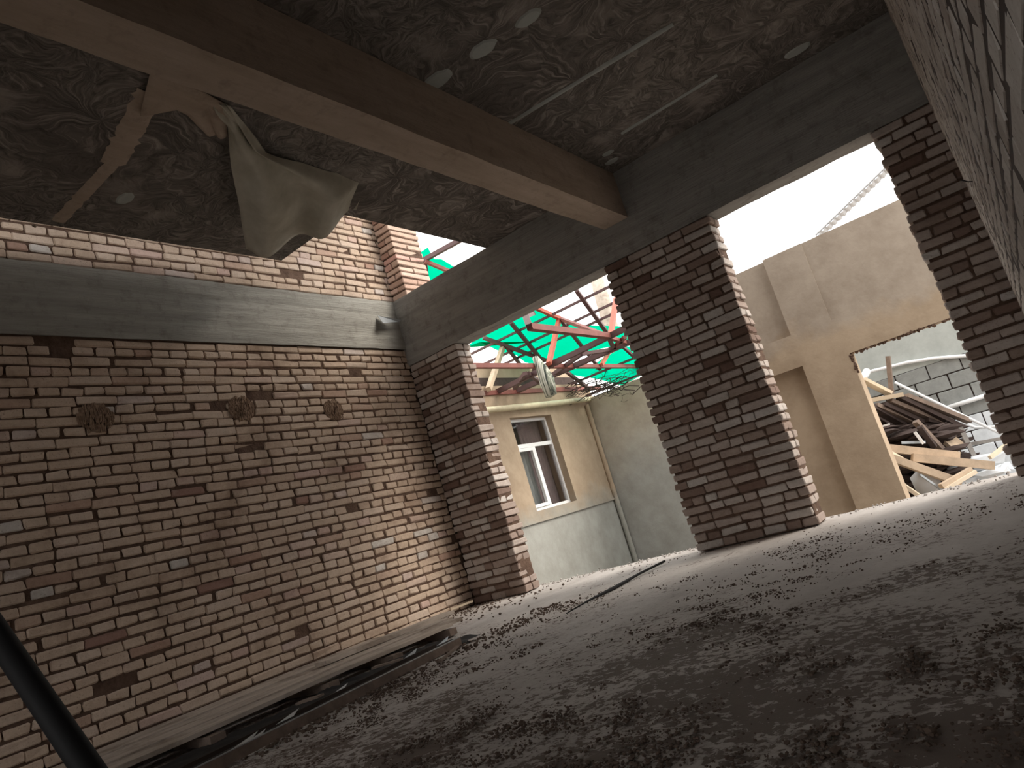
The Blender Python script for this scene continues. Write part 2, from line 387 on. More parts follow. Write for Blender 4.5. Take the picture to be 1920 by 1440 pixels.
# concrete band on the left wall, board marked, a little proud
b = MB(); nb = 120; nz = 24
vs = []; fs = []
for i in range(nb + 1):
    y = .4 + (YF + .1 - .4) * i / nb
    for j in range(nz + 1):
        z = ZC + (ZB - ZC) * j / nz
        k = noise.fractal(Vector((y * .7, z * 9, 2)), 1, 2, 4) * .007 + .010 * noise.noise(Vector((y * 2.5, z * 6, 7)))
        plank = (-.012 if abs((z - ZC) - .42 - .02 * noise.noise(Vector((y, 0, 0)))) < .014 else 0)
        plank += (-.008 if abs((z - ZC) - .17) < .012 else 0)
        ed = .01 * noise.noise(Vector((y * 4, z, 0))) if j in (0, nz) else 0
        vs.append((XL + .022 + k + plank, y, z + ed))
for i in range(nb):
    for j in range(nz):
        a = i * (nz + 1) + j; fs.append((a, a + nz + 1, a + nz + 2, a + 1))
b.add(vs, fs); b.box((XL - .02, .4, ZC + .01), (XL + .008, YF + .1, ZB - .01))
struct(b.build('trim_1', M['band'], None, True))
b = MB(); b.box((XL - .02, -3.2, ZC), (XL + .02, .4, ZB)); struct(b.build('trim_2', M['band']))

# floor slab with a gentle roughness
b = MB(); vs = []; fs = []; nx, ny = 150, 170; X0, X1, Y0, Y1 = XL, XR + .02, -.2, YF + T + .22
for j in range(ny + 1):
    for i in range(nx + 1):
        x = X0 + (X1 - X0) * i / nx; y = Y0 + (Y1 - Y0) * j / ny
        z = .012 * noise.fractal(Vector((x * 1.3, y * 1.3, 0)), 1, 2, 5) + .004 * noise.noise(Vector((x * 14, y * 14, 3)))
        yy = y + (.04 * noise.noise(Vector((x * 2.2, 5, 0))) if j == ny else 0)
        vs.append((x, yy, z - .006))
for j in range(ny):
    for i in range(nx):
        a = j * (nx + 1) + i; fs.append((a, a + 1, a + nx + 2, a + nx + 1))
b.add(vs, fs)
o = len(b.v); 
b.box((X0, -3.2, -.25), (X1, YF + T + .14, -.03)); b.box((X0, -3.2, -.05), (X1, -.2, -.006))
floor = struct(b.build('floor', M['floor'], None, True))

# ceiling slab: full width near, stepped back along the left wall
y1 = at(530, 487, 2, ZB).y
b = MB()
b.box((XS, -3.2, ZB), (XR + .3, y1, ZB + .18)); b.box((XE, y1 - .001, ZB), (XR + .3, YF + T, ZB + .18))
ceil = struct(b.build('ceiling', M['ceiling']))
# raised mortar seams and pads left on the soffit by the shuttering
def seam(name, pa, pb, w, dz=.012, m=None):
    A = at(*pa, 2, ZB); B = at(*pb, 2, ZB); mb = MB(); pts = []
    d = (B - A); nrm = Vector((-d.y, d.x, 0)).normalized(); n = 24; vs = []
    for i in range(n + 1):
        p = A + d * i / n; ww = w * (1 + .35 * noise.noise(Vector((i * .7, w * 50, 1))))
        for s_, zz in ((-1, 0.002), (-.5, -dz), (.5, -dz), (1, .002)): vs.append(p + nrm * s_ * ww / 2 + Vector((0, 0, zz)))
    fs = [(i * 4 + k, i * 4 + k + 1, i * 4 + k + 5, i * 4 + k + 4) for i in range(n) for k in range(3)]
    mb.add(vs, fs); return mb.build(name, m or M['girder'], ceil, True)
seam('seam', (945, 237), (1262, 45), .05, m=M['cement']); seam('seam', (1165, 250), (1345, 140), .035, m=M['cement'])
seam('seam', (110, 414), (225, 292), .10, .012); seam('seam', (212, 306), (285, 170), .16, .014)
seam('seam', (60, 560 - 140), (66, 424), .02)
for px, py, r in ((1140, 287, .05), (1147, 302, .06), (905, 92, .09), (1495, 95, .09), (990, 35, .08), (820, 150, .10), (235, 372, .07), (1490, 200, .1)):
    p = at(px, py, 2, ZB); mb = MB(); n_ = 18; rr = [r * random.uniform(.92, 1.06) for _ in range(n_)]; pv = [p + Vector((1.2 * q * rr[k] * math.cos(k * 6.283 / n_), .75 * q * rr[k] * math.sin(k * 6.283 / n_), z_)) for q, z_ in ((1, .001), (.8, -.008)) for k in range(n_)]; mb.add(pv, [(k, (k + 1) % n_, n_ + (k + 1) % n_, n_ + k) for k in range(n_)] + [tuple(range(n_, 2 * n_))]); mb.build('mortar_pad', M['cement'], ceil)

# far wall: ring beam on the pillars
def rough_beam(lo, hi, name, m, n=(60, 3, 8), amp=.006, parent=None):
    """box with subdivided slightly uneven faces"""
    mb = MB(); lo = Vector(lo); hi = Vector(hi)
    for ax in range(3):
        a1, a2 = (ax + 1) % 3, (ax + 2) % 3
        for sgn in (0, 1):
            vs = []; fs = []; n1, n2 = n[a1], n[a2]
            for i in range(n1 + 1):
                for j in range(n2 + 1):
                    p = [0, 0, 0]; p[ax] = (lo, hi)[sgn][ax]; p[a1] = lo[a1] + (hi[a1] - lo[a1]) * i / n1; p[a2] = lo[a2] + (hi[a2] - lo[a2]) * j / n2
                    q = Vector(p); q += Vector((noise.noise(q * 4), noise.noise(q * 4 + Vector((9, 0, 0))), noise.noise(q * 4 + Vector((0, 9, 0))))) * amp
                    vs.append(q)
            for i in range(n1):
                for j in range(n2):
                    a = i * (n2 + 1) + j; qd = (a, a + n2 + 1, a + n2 + 2, a + 1); fs.append(qd if sgn else qd[::-1])
            mb.add(vs, fs)
    return mb.build(name, m, parent, True)
beam = rough_beam((XL - .02, YF, ZL), (XR + .02, YF + T, ZB + .0), 'concrete_beam', M['beam'], (90, 3, 10), .007)
for poly in beam.data.polygons: poly.use_smooth = False
tag(beam, 'grey cast concrete ring beam running over both tall openings', 'beam')
gird = rough_beam((G1, -3.2, ZG), (G2, YF - .01, ZB - .005), 'concrete_beam', M['girder'], (3, 90, 6), .006)
for poly in gird.data.polygons: poly.use_smooth = False
tag(gird, 'long tan concrete ceiling beam crossing the slab towards the brick pillars', 'beam')

# pillars
def brick_pillar(x0, x1, y0, y1_, z0, z1, label, m, rough=.006):
    r = empty('brick_pillar', label, 'pillar', ((x0 + x1) / 2, (y0 + y1_) / 2, z0), 'brick pillars of the far wall')
    part(pillar(x0, x1, y0, y1_, z0, z1, rough), 'brickwork', m, r)
    b = MB(); b.box((x0 + .022, y0 + .018, z0), (x1 - .022, y1_ - .018, z1)); part(b, 'mortar', M['mortar'], r)
    return r
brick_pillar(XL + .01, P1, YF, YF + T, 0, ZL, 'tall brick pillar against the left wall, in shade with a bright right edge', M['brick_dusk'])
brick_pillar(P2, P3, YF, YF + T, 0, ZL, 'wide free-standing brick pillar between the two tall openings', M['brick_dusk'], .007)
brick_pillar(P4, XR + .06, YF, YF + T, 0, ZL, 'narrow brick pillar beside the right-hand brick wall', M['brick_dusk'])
brick_pillar(XL + .005, XL + .25, YF + .02, YF + .52, ZB + .0, 5.5, 'short pink brick pillar standing above the concrete beam in the left corner', M['brick_pink'], .003)

# ================================================================== IN THE ROOM
# sacking hanging from the slab edge
def sheet(name, m, L_, R_, n=24, k=16, sag=.0, wr=.012, th=.002):
    """cloth between two polylines L_ and R_"""
    def samp(P, t):
        t *= len(P) - 1; i = min(int(t), len(P) - 2); return P[i].lerp(P[i + 1], t - i)
    vs = []; 
    for i in range(n + 1):
        t = i / n; a = samp(L_, t); b_ = samp(R_, t)
        for j in range(k + 1):
            s = j / k; p = a.lerp(b_, s); p.z -= sag * math.sin(math.pi * s) * t
            q = math.sin(s * 13 + 2 * t) * wr * t * 2 + wr * noise.noise(Vector((s * 5, t * 5, 2)))
            vs.append(p + Vector((-q * .3, q * .6, q)))
    fs = [(i * (k + 1) + j, i * (k + 1) + j + 1, (i + 1) * (k + 1) + j + 1, (i + 1) * (k + 1) + j) for i in range(n) for j in range(k)]
    mb = MB(); mb.add(vs, fs); o = mb.build(name, m, None, True)
    s_ = o.modifiers.new('thick', 'SOLIDIFY'); s_.thickness = th; return o
zt = ZB - .02
Lp = [at(395, 190, 2, zt), at(425, 240, 2, zt - .03), at(432, 320, 2, zt - .10), at(446, 400, 2, zt - .20), at(459, 480, 2, zt - .26)]
Rp = [at(432, 198, 2, zt), at(500, 288, 2, zt - .02), at(600, 322, 2, zt - .02), at(688, 348, 2, zt - .03), at(668, 402, 2, zt - .05)]
tarp = sheet('hanging_sacking', M['sack'], Lp, Rp, 40, 40, .04, .042)
tag(tarp, 'torn grey sacking drooping from the ceiling edge above the left brick wall', 'sheet')
_ = 0
Lq = [at(262, 215, 2, zt), at(330, 205, 2, zt), at(350, 215, 2, zt), at(385, 250, 2, zt)]
Rq = [at(285, 120, 2, zt), at(370, 165, 2, zt), at(420, 195, 2, zt), at(428, 258, 2, zt)]
tag(sheet('plaster_sheet', M['girder'], Lq, Rq, 20, 16, 0, .008, .01), 'tan mortar smeared patch on the ceiling above the hanging sacking', 'mortar patch')

# bent metal flap on the band
b = MB(); A = at(708, 592, 0, XL + .05); p2 = at(752, 600, 0, XL + .12); p3 = at(748, 604, 0, XL + .10); p4 = at(718, 606, 0, XL + .14)
b.add([A, p2, p3, p4], [(0, 1, 2, 3)]); o = b.build('metal_flap', M['zinc']); s_ = o.modifiers.new('thick', 'SOLIDIFY'); s_.thickness = .003
tag(o, 'small bent sheet metal flap stuck on the concrete band at the corner', 'metal scrap')

# stacked planks along the foot of the left wall
def plank(px0, py0, px1, py1, x_off, w, h, z, y0, y1_, label, name='wooden_plank', m='plank', yaw=0, tilt=0):
    mb = MB(); n = 30; vs = []; fs = []
    for i in range(n + 1):
        y = y0 + (y1_ - y0) * i / n; x = XL + x_off + yaw * (y - y0) + .006 * noise.noise(Vector((y * 1.5, z * 40, x_off * 9)))
        zz = z + tilt * (y - y0) + .008 * noise.noise(Vector((y * 1.1, x_off * 30, 4)))
        for a, c_ in ((-w / 2, 0), (w / 2, 0), (w / 2, h), (-w / 2, h)): vs.append((x + a, y + (.02 * noise.noise(Vector((a * 50, i, z * 9))) if i in (0, n) else 0), zz + c_))
    for i in range(n):
        for k in range(4): fs.append((i * 4 + k, i * 4 + (k + 1) % 4, (i + 1) * 4 + (k + 1) % 4, (i + 1) * 4 + k))
    fs += [(3, 2, 1, 0), tuple(n * 4 + k for k in range(4))]
    mb.add(vs, [f[::-1] for f in fs]); o = mb.build(name, M[m]); return tag(o, label, 'plank', 'planks stacked at the foot of the left wall')
for xo, w_, zz, ye, lab in ((.13, .19, .055, 4.62, 'long dusty board lying right against the foot of the left brick wall'), (.355, .20, .062, 4.72, 'long dusty board, second one out from the left wall'),
                            (.585, .20, .058, 4.55, 'long dusty board in the middle of the row beside the left wall'), (.815, .20, .066, 4.8, 'long dusty board, second from the dark gap'),
                            (1.03, .17, .060, 4.68, 'long dusty board, next to the outermost narrow one'), (1.19, .105, .072, 4.42, 'narrow outermost dusty board along the dark gap')):
    plank(0, 0, 0, 0, xo, w_, .024, zz, .9, ye, lab)
plank(0, 0, 0, 0, .62, .13, .03, .0905, 3.6, 5.0, 'short board on top of the row, its end nearest the corner pillar', yaw=.05)
for i, y in enumerate((1.6, 2.4, 3.1, 3.8, 4.3)):
    b = MB(); b.bar((XL + .06, y, .028), (XL + 1.27 + .05 * (i % 2), y + .08 * (-1) ** i, .028), .09, .05)
    place = ['nearest the camera', 'second along the stack', 'midway along the stack', 'fourth along the stack', 'at the far end of the stack'][i]
    tag(b.build('timber_block', M['wood_grey']), 'rough timber bearer under the boards, ' + place, 'timber', 'bearers under the boards')
# crumpled dark sheet added to fill the dark gap between boards and metal strip
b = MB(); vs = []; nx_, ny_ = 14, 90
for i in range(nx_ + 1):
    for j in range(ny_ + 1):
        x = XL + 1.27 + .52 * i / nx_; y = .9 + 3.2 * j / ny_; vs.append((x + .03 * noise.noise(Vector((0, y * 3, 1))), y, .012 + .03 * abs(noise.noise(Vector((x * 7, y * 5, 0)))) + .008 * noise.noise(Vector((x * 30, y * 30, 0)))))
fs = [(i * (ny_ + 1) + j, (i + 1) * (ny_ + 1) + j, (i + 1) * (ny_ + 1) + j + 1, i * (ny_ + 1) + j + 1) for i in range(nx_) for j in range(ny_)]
b.add(vs, fs); tag(b.build('dark_gap_fill', M['black'], None, True), 'crumpled black sheet filling the dark gap between the boards and the metal strip', 'plastic film')
# rough debris lumps under and beside planks
# metal ladder-like formwork strip lying on the floor
lad = empty('metal_ladder', 'narrow dark metal lattice strip lying on the floor beside the planks', 'ladder', (XL + .8, 3, 0))
A0 = at(372, 1440, 2, .05); A1 = at(862, 1196, 2, .05); dd = (A1 - A0).normalized(); nn_ = Vector((-dd.y, dd.x, 0))
b = MB(); b.bar(A0 - dd * 1.2 + Vector((0, 0, -.02)), A1 + Vector((0, 0, -.02)), .012, .055); part(b, 'rail', M['wood_grey'], lad)
b = MB(); b.bar(A0 - dd * 1.2 + nn_ * .001 + Vector((0, 0, .006)), A1 + Vector((0, 0, .006)), .018, .004); part(b, 'flange', M['zinc'], lad)
b = MB(); b.bar(A0 - dd * 1.2 + nn_ * .16 + Vector((0, 0, .0)), A1 - dd * .1 + nn_ * .14 + Vector((0, 0, .0)), .012, .02); part(b, 'rail', M['rust'], lad)
for px, py in ((465, 1390), (640, 1295), (775, 1226), (835, 1203), (480, 1392 - 6), (545, 1345)):
    p = at(px, py, 2, .05)
    b = MB(); b.add([p - dd * .10, p + dd * .02, p + nn_ * .04 + dd * .10 + Vector((0, 0, .018))], [(0, 1, 2)])
    o = part(b, 'bent_tab', M['zinc'], lad); s_ = o.modifiers.new('thick', 'SOLIDIFY'); s_.thickness = .002
# sticks and scraps on the floor
def stick(pa, pb, z, w, h, m, name, label, cat):
    b = MB(); b.bar(at(*pa, 2, z), at(*pb, 2, z + .01), w, h); return tag(b.build(name, M[m]), label, cat)
stick((825, 1240), (858, 1212), .02, .02, .012, 'wood_grey', 'wood_sliver', 'pale wood sliver on the floor just right of the metal strip', 'stick')
stick((845, 1143), (886, 1127), .05, .035, .02, 'wood_light', 'wood_offcut', 'pale wooden offcut at the foot of the left corner pillar', 'stick')
stick((700, 1252), (752, 1236), .06, .05, .012, 'wood_grey', 'wood_offcut', 'splintered board piece lying across the gap halfway along the planks', 'stick')
stick((560, 1318), (602, 1304), .06, .06, .012, 'wood_grey', 'wood_offcut', 'splintered board piece lying across the gap nearer the camera', 'stick')
# long black rod on the floor in the left opening
b = MB(); pts = [at(1062, 1150, 2, .012), at(1105, 1125, 2, .014), at(1150, 1103, 2, .016), at(1200, 1075, 2, .016), at(1246, 1052, 2, .02)]
b.tube(pts, [.004, .007, .014, .010, .010], 8); tag(b.build('black_rod', M['black'], None, True), 'thin black rod lying on the floor in front of the left opening', 'rod')
# dark pole leaning in the near left corner
b = MB(); A = EYE + ray(-160, 960) * 2.35; B = EYE + ray(205, 1500) * 1.75; D = (B - A); B = A + D * ((A.z - .02) / (A.z - B.z))
b.tube([A - D * .9, A, A + (B - A) * .5, B], .034, 16); tag(b.build('dark_pole', M['black'], None, True), 'dark blurred pole leaning across the bottom left foreground', 'pole')
b = MB(); pw = at(1829, 340, 0, XR + .01); b.tube([pw, pw + Vector((-.03, -.02, .01)), pw + Vector((-.055, -.03, .03))], .003, 6)
tag(b.build('wire_stub', M['black']), 'thin dark wire stub poking out of the right-hand brick wall', 'wire')
# clumps of mud on the left wall
for px, py, r, lab in ((178, 778, .10, 'shaggy brown mud clump on the left wall, leftmost of three'), (452, 762, .10, 'shaggy brown mud clump on the left wall, middle of three'), (624, 765, .09, 'shaggy brown mud clump on the left wall, rightmost of three')):
    b = MB(); c0 = at(px, py, 0, XL)
    for k in range(420):
        a = random.uniform(0, 6.28); q = r * random.random() ** .5 * 1.3
        b.blob((XL + .004 + .03 * max(0, 1 - q / r) * random.random(), c0.y + q * math.cos(a), c0.z + q * math.sin(a) * .8 - .02), random.uniform(.004, .013), jit=.4, sq=(.7, .7, 2.2))
    tag(b.build('mud_clump', M['mud']), lab, 'mud', 'mud clumps on the left wall')
# loose dirt crumbs
b = MB(); n = 0
while n < 15000:
    x = random.uniform(XL + 1.9, XR - .03); y = random.uniform(.7, YF + .1)
    d_ = .5 + .5 * noise.fractal(Vector((x * 1.1, y * .9, 8)), 1, 2, 3)
    w_ = max(0, min(1, (5.6 - y) / 4)) 
    if random.random() > (max(0, d_ - .40 + .5 * noise.noise(Vector((x * 7, y * 7, 4)))) * 2.3) ** 2 * (w_ * 1.1 + .02): continue
    r = random.choice([.002, .0025, .003, .004, .006]) * random.uniform(.8, 1.3)
    if random.random() < .003: r = .013
    b.blob((x, y, r * .4), r, sq=(1, 1, .7), jit=.3); n += 1
for k in range(900):        # rubble in the left corner and along the planks
    y = random.uniform(2.0, 6.3); x = XL + 1.95 + random.gauss(0, .12) if y < 4.9 else XL + abs(random.gauss(.3, .45))
    r = random.uniform(.004, .014); b.blob((x, y, r * .4), r, sq=(1, 1, .7), jit=.35)
tag(b.build('dirt_crumbs', M['dirt']), 'dark crumbs of dirt scattered over the concrete floor', 'dirt', kind='stuff')
b = MB()
for k in range(260):
    x = random.uniform(P1 - .1, P2 + .1) if random.random() < .7 else random.uniform(P3, P4); y = random.gauss(YF + T + .08, .07); r = random.uniform(.003, .011)
    b.blob((x, y, r * .5), r, jit=.35)
tag(b.build('pale_rubble', M['floor']), 'pale rubble crumbs along the floor edge in the openings', 'rubble', kind='stuff')

# ================================================================== OUTSIDE
GZ = -.6
XFc, YB = -6.2, 11.4
b = MB(); b.box((-40, YF + T + .1, GZ - .3), (40, 60, GZ)); b.box((-40, -20, GZ - .3), (40, YF + T + .1, GZ)); struct(b.build('ground', M['ground']))
# ---- house with window, wall facing the yard on the left
wy0, wy1 = at(978, 860, 0, XFc).y, at(1064, 880, 0, XFc).y
wz0 = at(1045, 948, 0, XFc).z; wz1 = at(1000, 780, 0, XFc).z
house = empty('house', 'beige rendered house with a white window, left side of the yard', 'house', (XFc - .2, 9.5, GZ))
ZP = .64; ZT = 2.75
def wallgrid(mb, lo, hi): mb.box(lo, hi)
b = MB()
b.box((XFc - .3, YF + T + .1, ZP), (XFc, wy0, ZT)); b.box((XFc - .3, wy1, ZP), (XFc, YB + .3, ZT))
b.box((XFc - .3, wy0, ZP), (XFc, wy1, wz0)); b.box((XFc - .3, wy0, wz1), (XFc, wy1, ZT))
b.box((XFc - 3.5, YF + T + .1, GZ), (XFc - 3.2, YB + .3, ZT)); b.box((XFc - 3.2, YF + T + .1, GZ), (XFc - .3, YF + T + .35, ZT)); b.box((XFc - 3.2, YB + .05, GZ), (XFc - .3, YB + .3, ZT))
part(b, 'upper_wall', M['plaster_facade'], house)
b = MB(); b.box((XFc - .3, YF + T + .1, GZ), (XFc - .022, YB + .3, ZP)); part(b, 'plinth', M['plaster_low'], house)
fr = MB(); xf = XFc - .12; fw = .055
def frame(mb, y0, y1_, z0, z1, x0, x1, w):
    mb.box((x0, y0, z0), (x1, y0 + w, z1)); mb.box((x0, y1_ - w, z0), (x1, y1_, z1)); mb.box((x0, y0 + w, z0), (x1, y1_ - w, z0 + w)); mb.box((x0, y0 + w, z1 - w), (x1, y1_ - w, z1))
frame(fr, wy0, wy1, wz0, wz1, xf - .06, xf, .045)
zt_ = wz0 + (wz1 - wz0) * .70; ym = wy0 + (wy1 - wy0) * .50
fr.box((xf - .06, wy0 + .045, zt_ - .03), (xf + .005, wy1 - .045, zt_ + .03)); fr.box((xf - .06, ym - .03, wz0 + .045), (xf + .004, ym + .03, zt_ - .03))
wf = part(fr, 'window_frame', M['pvc'], house)
b = MB(); frame(b, wy0 + .05, ym - .03, wz0 + .05, zt_ - .035, xf - .03, xf + .018, .05); sash = b; sash.v = [tuple(Vector(v) - house.location) for v in sash.v]; sash.build('sash', M['pvc'], wf)
for nm, a0, a1, c0, c1 in (('pane', wy0 + .04, ym - .03, wz0 + .04, zt_), ('pane', ym + .02, wy1 - .04, wz0 + .04, zt_), ('pane', wy0 + .04, wy1 - .04, zt_, wz1 - .04)):
    b = MB(); b.box((xf - .04, a0, c0), (xf - .034, a1, c1)); b.v = [tuple(Vector(v) - house.location) for v in b.v]; b.build('pane', M['glass'], wf)
def curtain(y0, y1_, z0, z1, m, x):
    mb = MB(); n = 40; vs = []
    for i in range(n + 1):
        y = y0 + (y1_ - y0) * i / n
        for z in (z0, z1): vs.append((x + .02 * math.sin(i * 1.1), y, z))
    mb.add(vs, [(2 * i, 2 * i + 2, 2 * i + 3, 2 * i + 1) for i in range(n)]); part(mb, 'curtain', m, house, True)
curtain(wy0 - .05, ym, wz0 - .05, zt_ + .02, M['net'], xf - .14); curtain(ym - .02, wy1 + .05, wz0 - .05, wz1 + .05, M['curtain'], xf - .2)
# lumpy render joint in the inner corner
b = MB(); vs = []
pts = [(XFc + .03 + .012 * noise.noise(Vector((0, i, 0))), YB - .05 + .015 * noise.noise(Vector((5, i * .8, 0))), GZ + (2.35 - GZ) * i / 60) for i in range(61)]
b.tube(pts, [.045 + .014 * noise.noise(Vector((i * .6, 2, 2))) for i in range(61)], 8); part(b, 'corner_fillet', M['plaster_facade'], house, True)
b = MB(); Z_ = at(1155, 935, 0, XFc)
b.box((XFc - .02, YF + T + .12, ZP - .012), (XFc + .014, YB - .04, ZP + .02)); part(b, 'drip_ledge', M['plaster_facade'], house)
pa, pb = at(905, 769, 0, XFc + .09), at(1126, 746, 0, XFc + .09)
b = MB(); b.tube([pa - (pb - pa) * .6, pa.lerp(pb, .5) + Vector((0, 0, -.01)), pb],   .045, 14)
gp = b.build('gas_pipe', M['pipe'], None, True); tag(gp, 'cream painted pipe running along the house wall above the window', 'pipe')
# house roof behind the trusses
b = MB(); ra = at(905, 722, 0, XFc - .1)
b.box((XFc - 3.4, YF + T + .1, ZT + .0), (XFc - .25, YB + .3, ZT + .22)); part(b, 'eave_shade', M['wood_dark'], house)  # solid dark box, its colour paints the shadow under the eave
b = MB(); b.add([(XFc - .3, YF + .4, ZT + .2), (XFc - .3, YB + .3, ZT + .2), (XFc - 3.6, YB + .3, ZT + 1.0), (XFc - 3.6, YF + .4, ZT + 1.0), (XFc - .3, YF + .4, ZT + .42), (XFc - .3, YB + .3, ZT + .42), (XFc - 3.6, YB + .3, ZT + 1.1), (XFc - 3.6, YF + .4, ZT + 1.1)],
    [(0, 3, 2, 1), (4, 5, 6, 7), (0, 1, 5, 4), (1, 2, 6, 5), (2, 3, 7, 6), (3, 0, 4, 7)]); part(b, 'roof', M['plaster_facade'], house)
# ---- yard back wall (rendered) and block wall
b = MB(); b.box((XFc, YB, GZ), (-2.9, YB + .25, 2.45)); 
tag(b.build('yard_wall', M['plaster_back']), 'grey-green rendered yard wall behind, seen between the two big pillars', 'wall')
bw = empty('block_wall', 'grey cement block wall with whitewashed foot behind the timber pile', 'wall', (0, YB, GZ))
b = MB(); b.box((-2.9, YB + .01, 1.16), (2.5, YB + .24, 2.3)); part(b, 'concrete_band', M['cement'], bw)
b = MB(); w2 = MB()
for r in range(9):
    z = 1.16 - .2 * (r + 1)
    if z < GZ - .1: break
    x = -2.9 + (.2 if r % 2 else 0) - .13
    while x < 2.4:
        wdt = .39 + random.gauss(0, .004); tgt = w2 if z < .28 + .05 * random.random() else b
        tgt.brick((x + wdt / 2, YB + .12, z + .1), (wdt / 2, .12, .0935), ch=.006, jit=.002, rot=.004); x += wdt + .014
part(b, 'blockwork', M['blockwall'], bw); part(w2, 'whitewashed_blocks', M['whitewash'], bw)
b = MB(); b.box((-2.88, YB + .03, GZ), (2.4, YB + .22, 1.16)); part(b, 'joints', M['wood_dark'], bw)
# ---- tan rendered frame wall in the yard, seen through the right opening
YW = 8.6; TW = .25; zt2 = at(1537, 440, 1, YW).z; zl2 = at(1690, 628, 1, YW).z; xj = at(1590, 655, 1, YW).x
xn = -1.9; zb2 = 1.83
yw = empty('rendered_wall', 'tan rendered wall with niches and a doorway seen through the right opening', 'wall', (-1.6, YW + .1, GZ))
b = MB()
b.box((-3.0, YW + .10, GZ), (xn, YW + TW, zt2))                      # niche backs
b.box((-3.0, YW, GZ), (-2.55, YW + .1, zt2))                         # left pier
b.box((-2.55, YW, 1.46), (xn, YW + .1, zb2))                         # belt
b.box((xn, YW, GZ), (xj, YW + TW, zb2)); b.box((xn, YW, zb2), (-1.45, YW + TW, zt2))
b.box((xj, YW, zl2), (3.2, YW + TW, zb2)); b.box((-1.45, YW + .018, zb2), (3.2, YW + TW, zt2 + .0))
o = part(b, 'wall_face', M['plaster_yard'], yw)
b = MB()
for k in range(300):
    b.blob((random.uniform(xj - .03, 1.6), YW + .01 + random.uniform(0, .03), zl2 + random.uniform(-.018, .012)), random.uniform(.008, .022), jit=.4)
for k in range(60): b.blob((xj + random.uniform(-.01, .015), YW + random.uniform(0, .03), zl2 - random.uniform(0, .22)), random.uniform(.006, .018), jit=.4)
part(b, 'broken_edge', M['mortar'], yw)['kind'] = 'stuff'

# ---- verge of a corrugated roof, far away
va, vb = at(1528, 440, 1, 16), at(1668, 304, 1, 16)
rf = empty('corrugated_roof', 'pale scalloped roof edge slanting across the white sky in the right opening', 'roof', va)
b = MB(); b.bar(va, vb, .10, .05); part(b, 'verge_board', M['roofsheet'], rf)
b = MB(); vs = []; nn = 120; dv = (vb - va)
for i in range(nn + 1):
    p = va + dv * i / nn; z = .035 * abs(math.sin(i * .4))
    vs += [p + Vector((0, 0, -z - .02)), p + Vector((.0, .35, -z - .02))]
b.add(vs, [(2 * i, 2 * i + 2, 2 * i + 3, 2 * i + 1) for i in range(nn)]); o = part(b, 'roof_sheet', M['roofsheet'], rf); s_ = o.modifiers.new('thick', 'SOLIDIFY'); s_.thickness = .01

# ---- steel roof frame with green sheeting over the yard
def steel(name, label, a, b_, w=.05, h=None, m='steel', cat='steel bar', group=None, roll=0, name_=None):
    mb = MB(); mb.bar(a, b_, w, h or w, roll=roll); return tag(mb.build(name, M[m]), label, cat, group)
ZT2 = 2.66
def zf(px, py, z=ZT2): return at(px, py, 2, z)
fa = empty('roof_frame', 'rusty red steel roof frame spanning the yard behind the left opening', 'roof frame', (-5, 8.5, ZT2))
def fp(name, a, b_, w, h, m): mb = MB(); mb.bar(a, b_, w, h); return part(mb, name, M[m], fa)
fp('tie_beam', zf(880, 686), zf(1210, 687), .06, .06, 'steel'); fp('tie_beam', zf(993, 613), zf(1143, 630), .07, .07, 'steel')
fp('cross_beam', zf(905, 748), zf(1192, 606), .07, .07, 'steel_grey'); fp('cross_beam', zf(914, 757), zf(1196, 634), .10, .07, 'steel_grey')
fp('tie_beam', at(905, 738, 0, XFc + .0), at(1125, 727, 0, XFc + .0), .06, .07, 'steel')
fp('post', zf(993, 613), at(985, 592, 2, ZT2 + .25), .07, .07, 'steel_grey'); fp('strut', at(985, 592, 2, ZT2 + .25), roofpt(1000, 588), .06, .06, 'steel_grey')
fp('brace', zf(1040, 700), zf(1090, 664), .06, .05, 'steel_grey'); fp('brace', zf(1090, 664), zf(1150, 655), .05, .05, 'steel_grey')
fp('brace', zf(985, 700), zf(965, 728), .06, .05, 'steel_grey'); fp('brace', zf(990, 700), zf(1010, 715), .05, .05, 'steel_grey'); fp('brace', zf(1140, 630), zf(1150, 652), .06, .05, 'steel_grey')
fp('brace', zf(1150, 652), zf(1172, 632), .05, .05, 'steel'); fp('brace', zf(1141, 632), zf(1180, 645), .05, .05, 'steel')
fp('strut', zf(1029, 682), roofpt(1048, 600), .06, .06, 'steel_red'); fp('strut', zf(1145, 630), roofpt(1155, 560), .06, .06, 'steel_red')
fp('strut', roofpt(1006, 578), roofpt(1052, 598), .06, .05, 'steel_red'); fp('strut', roofpt(1052, 598), zf(1132, 628), .05, .05, 'steel')
fp('strut', zf(1128, 684), roofpt(1142, 660), .05, .05, 'steel_red')
fp('strut', zf(916, 730), roofpt(943, 650), .07, .07, 'wood')
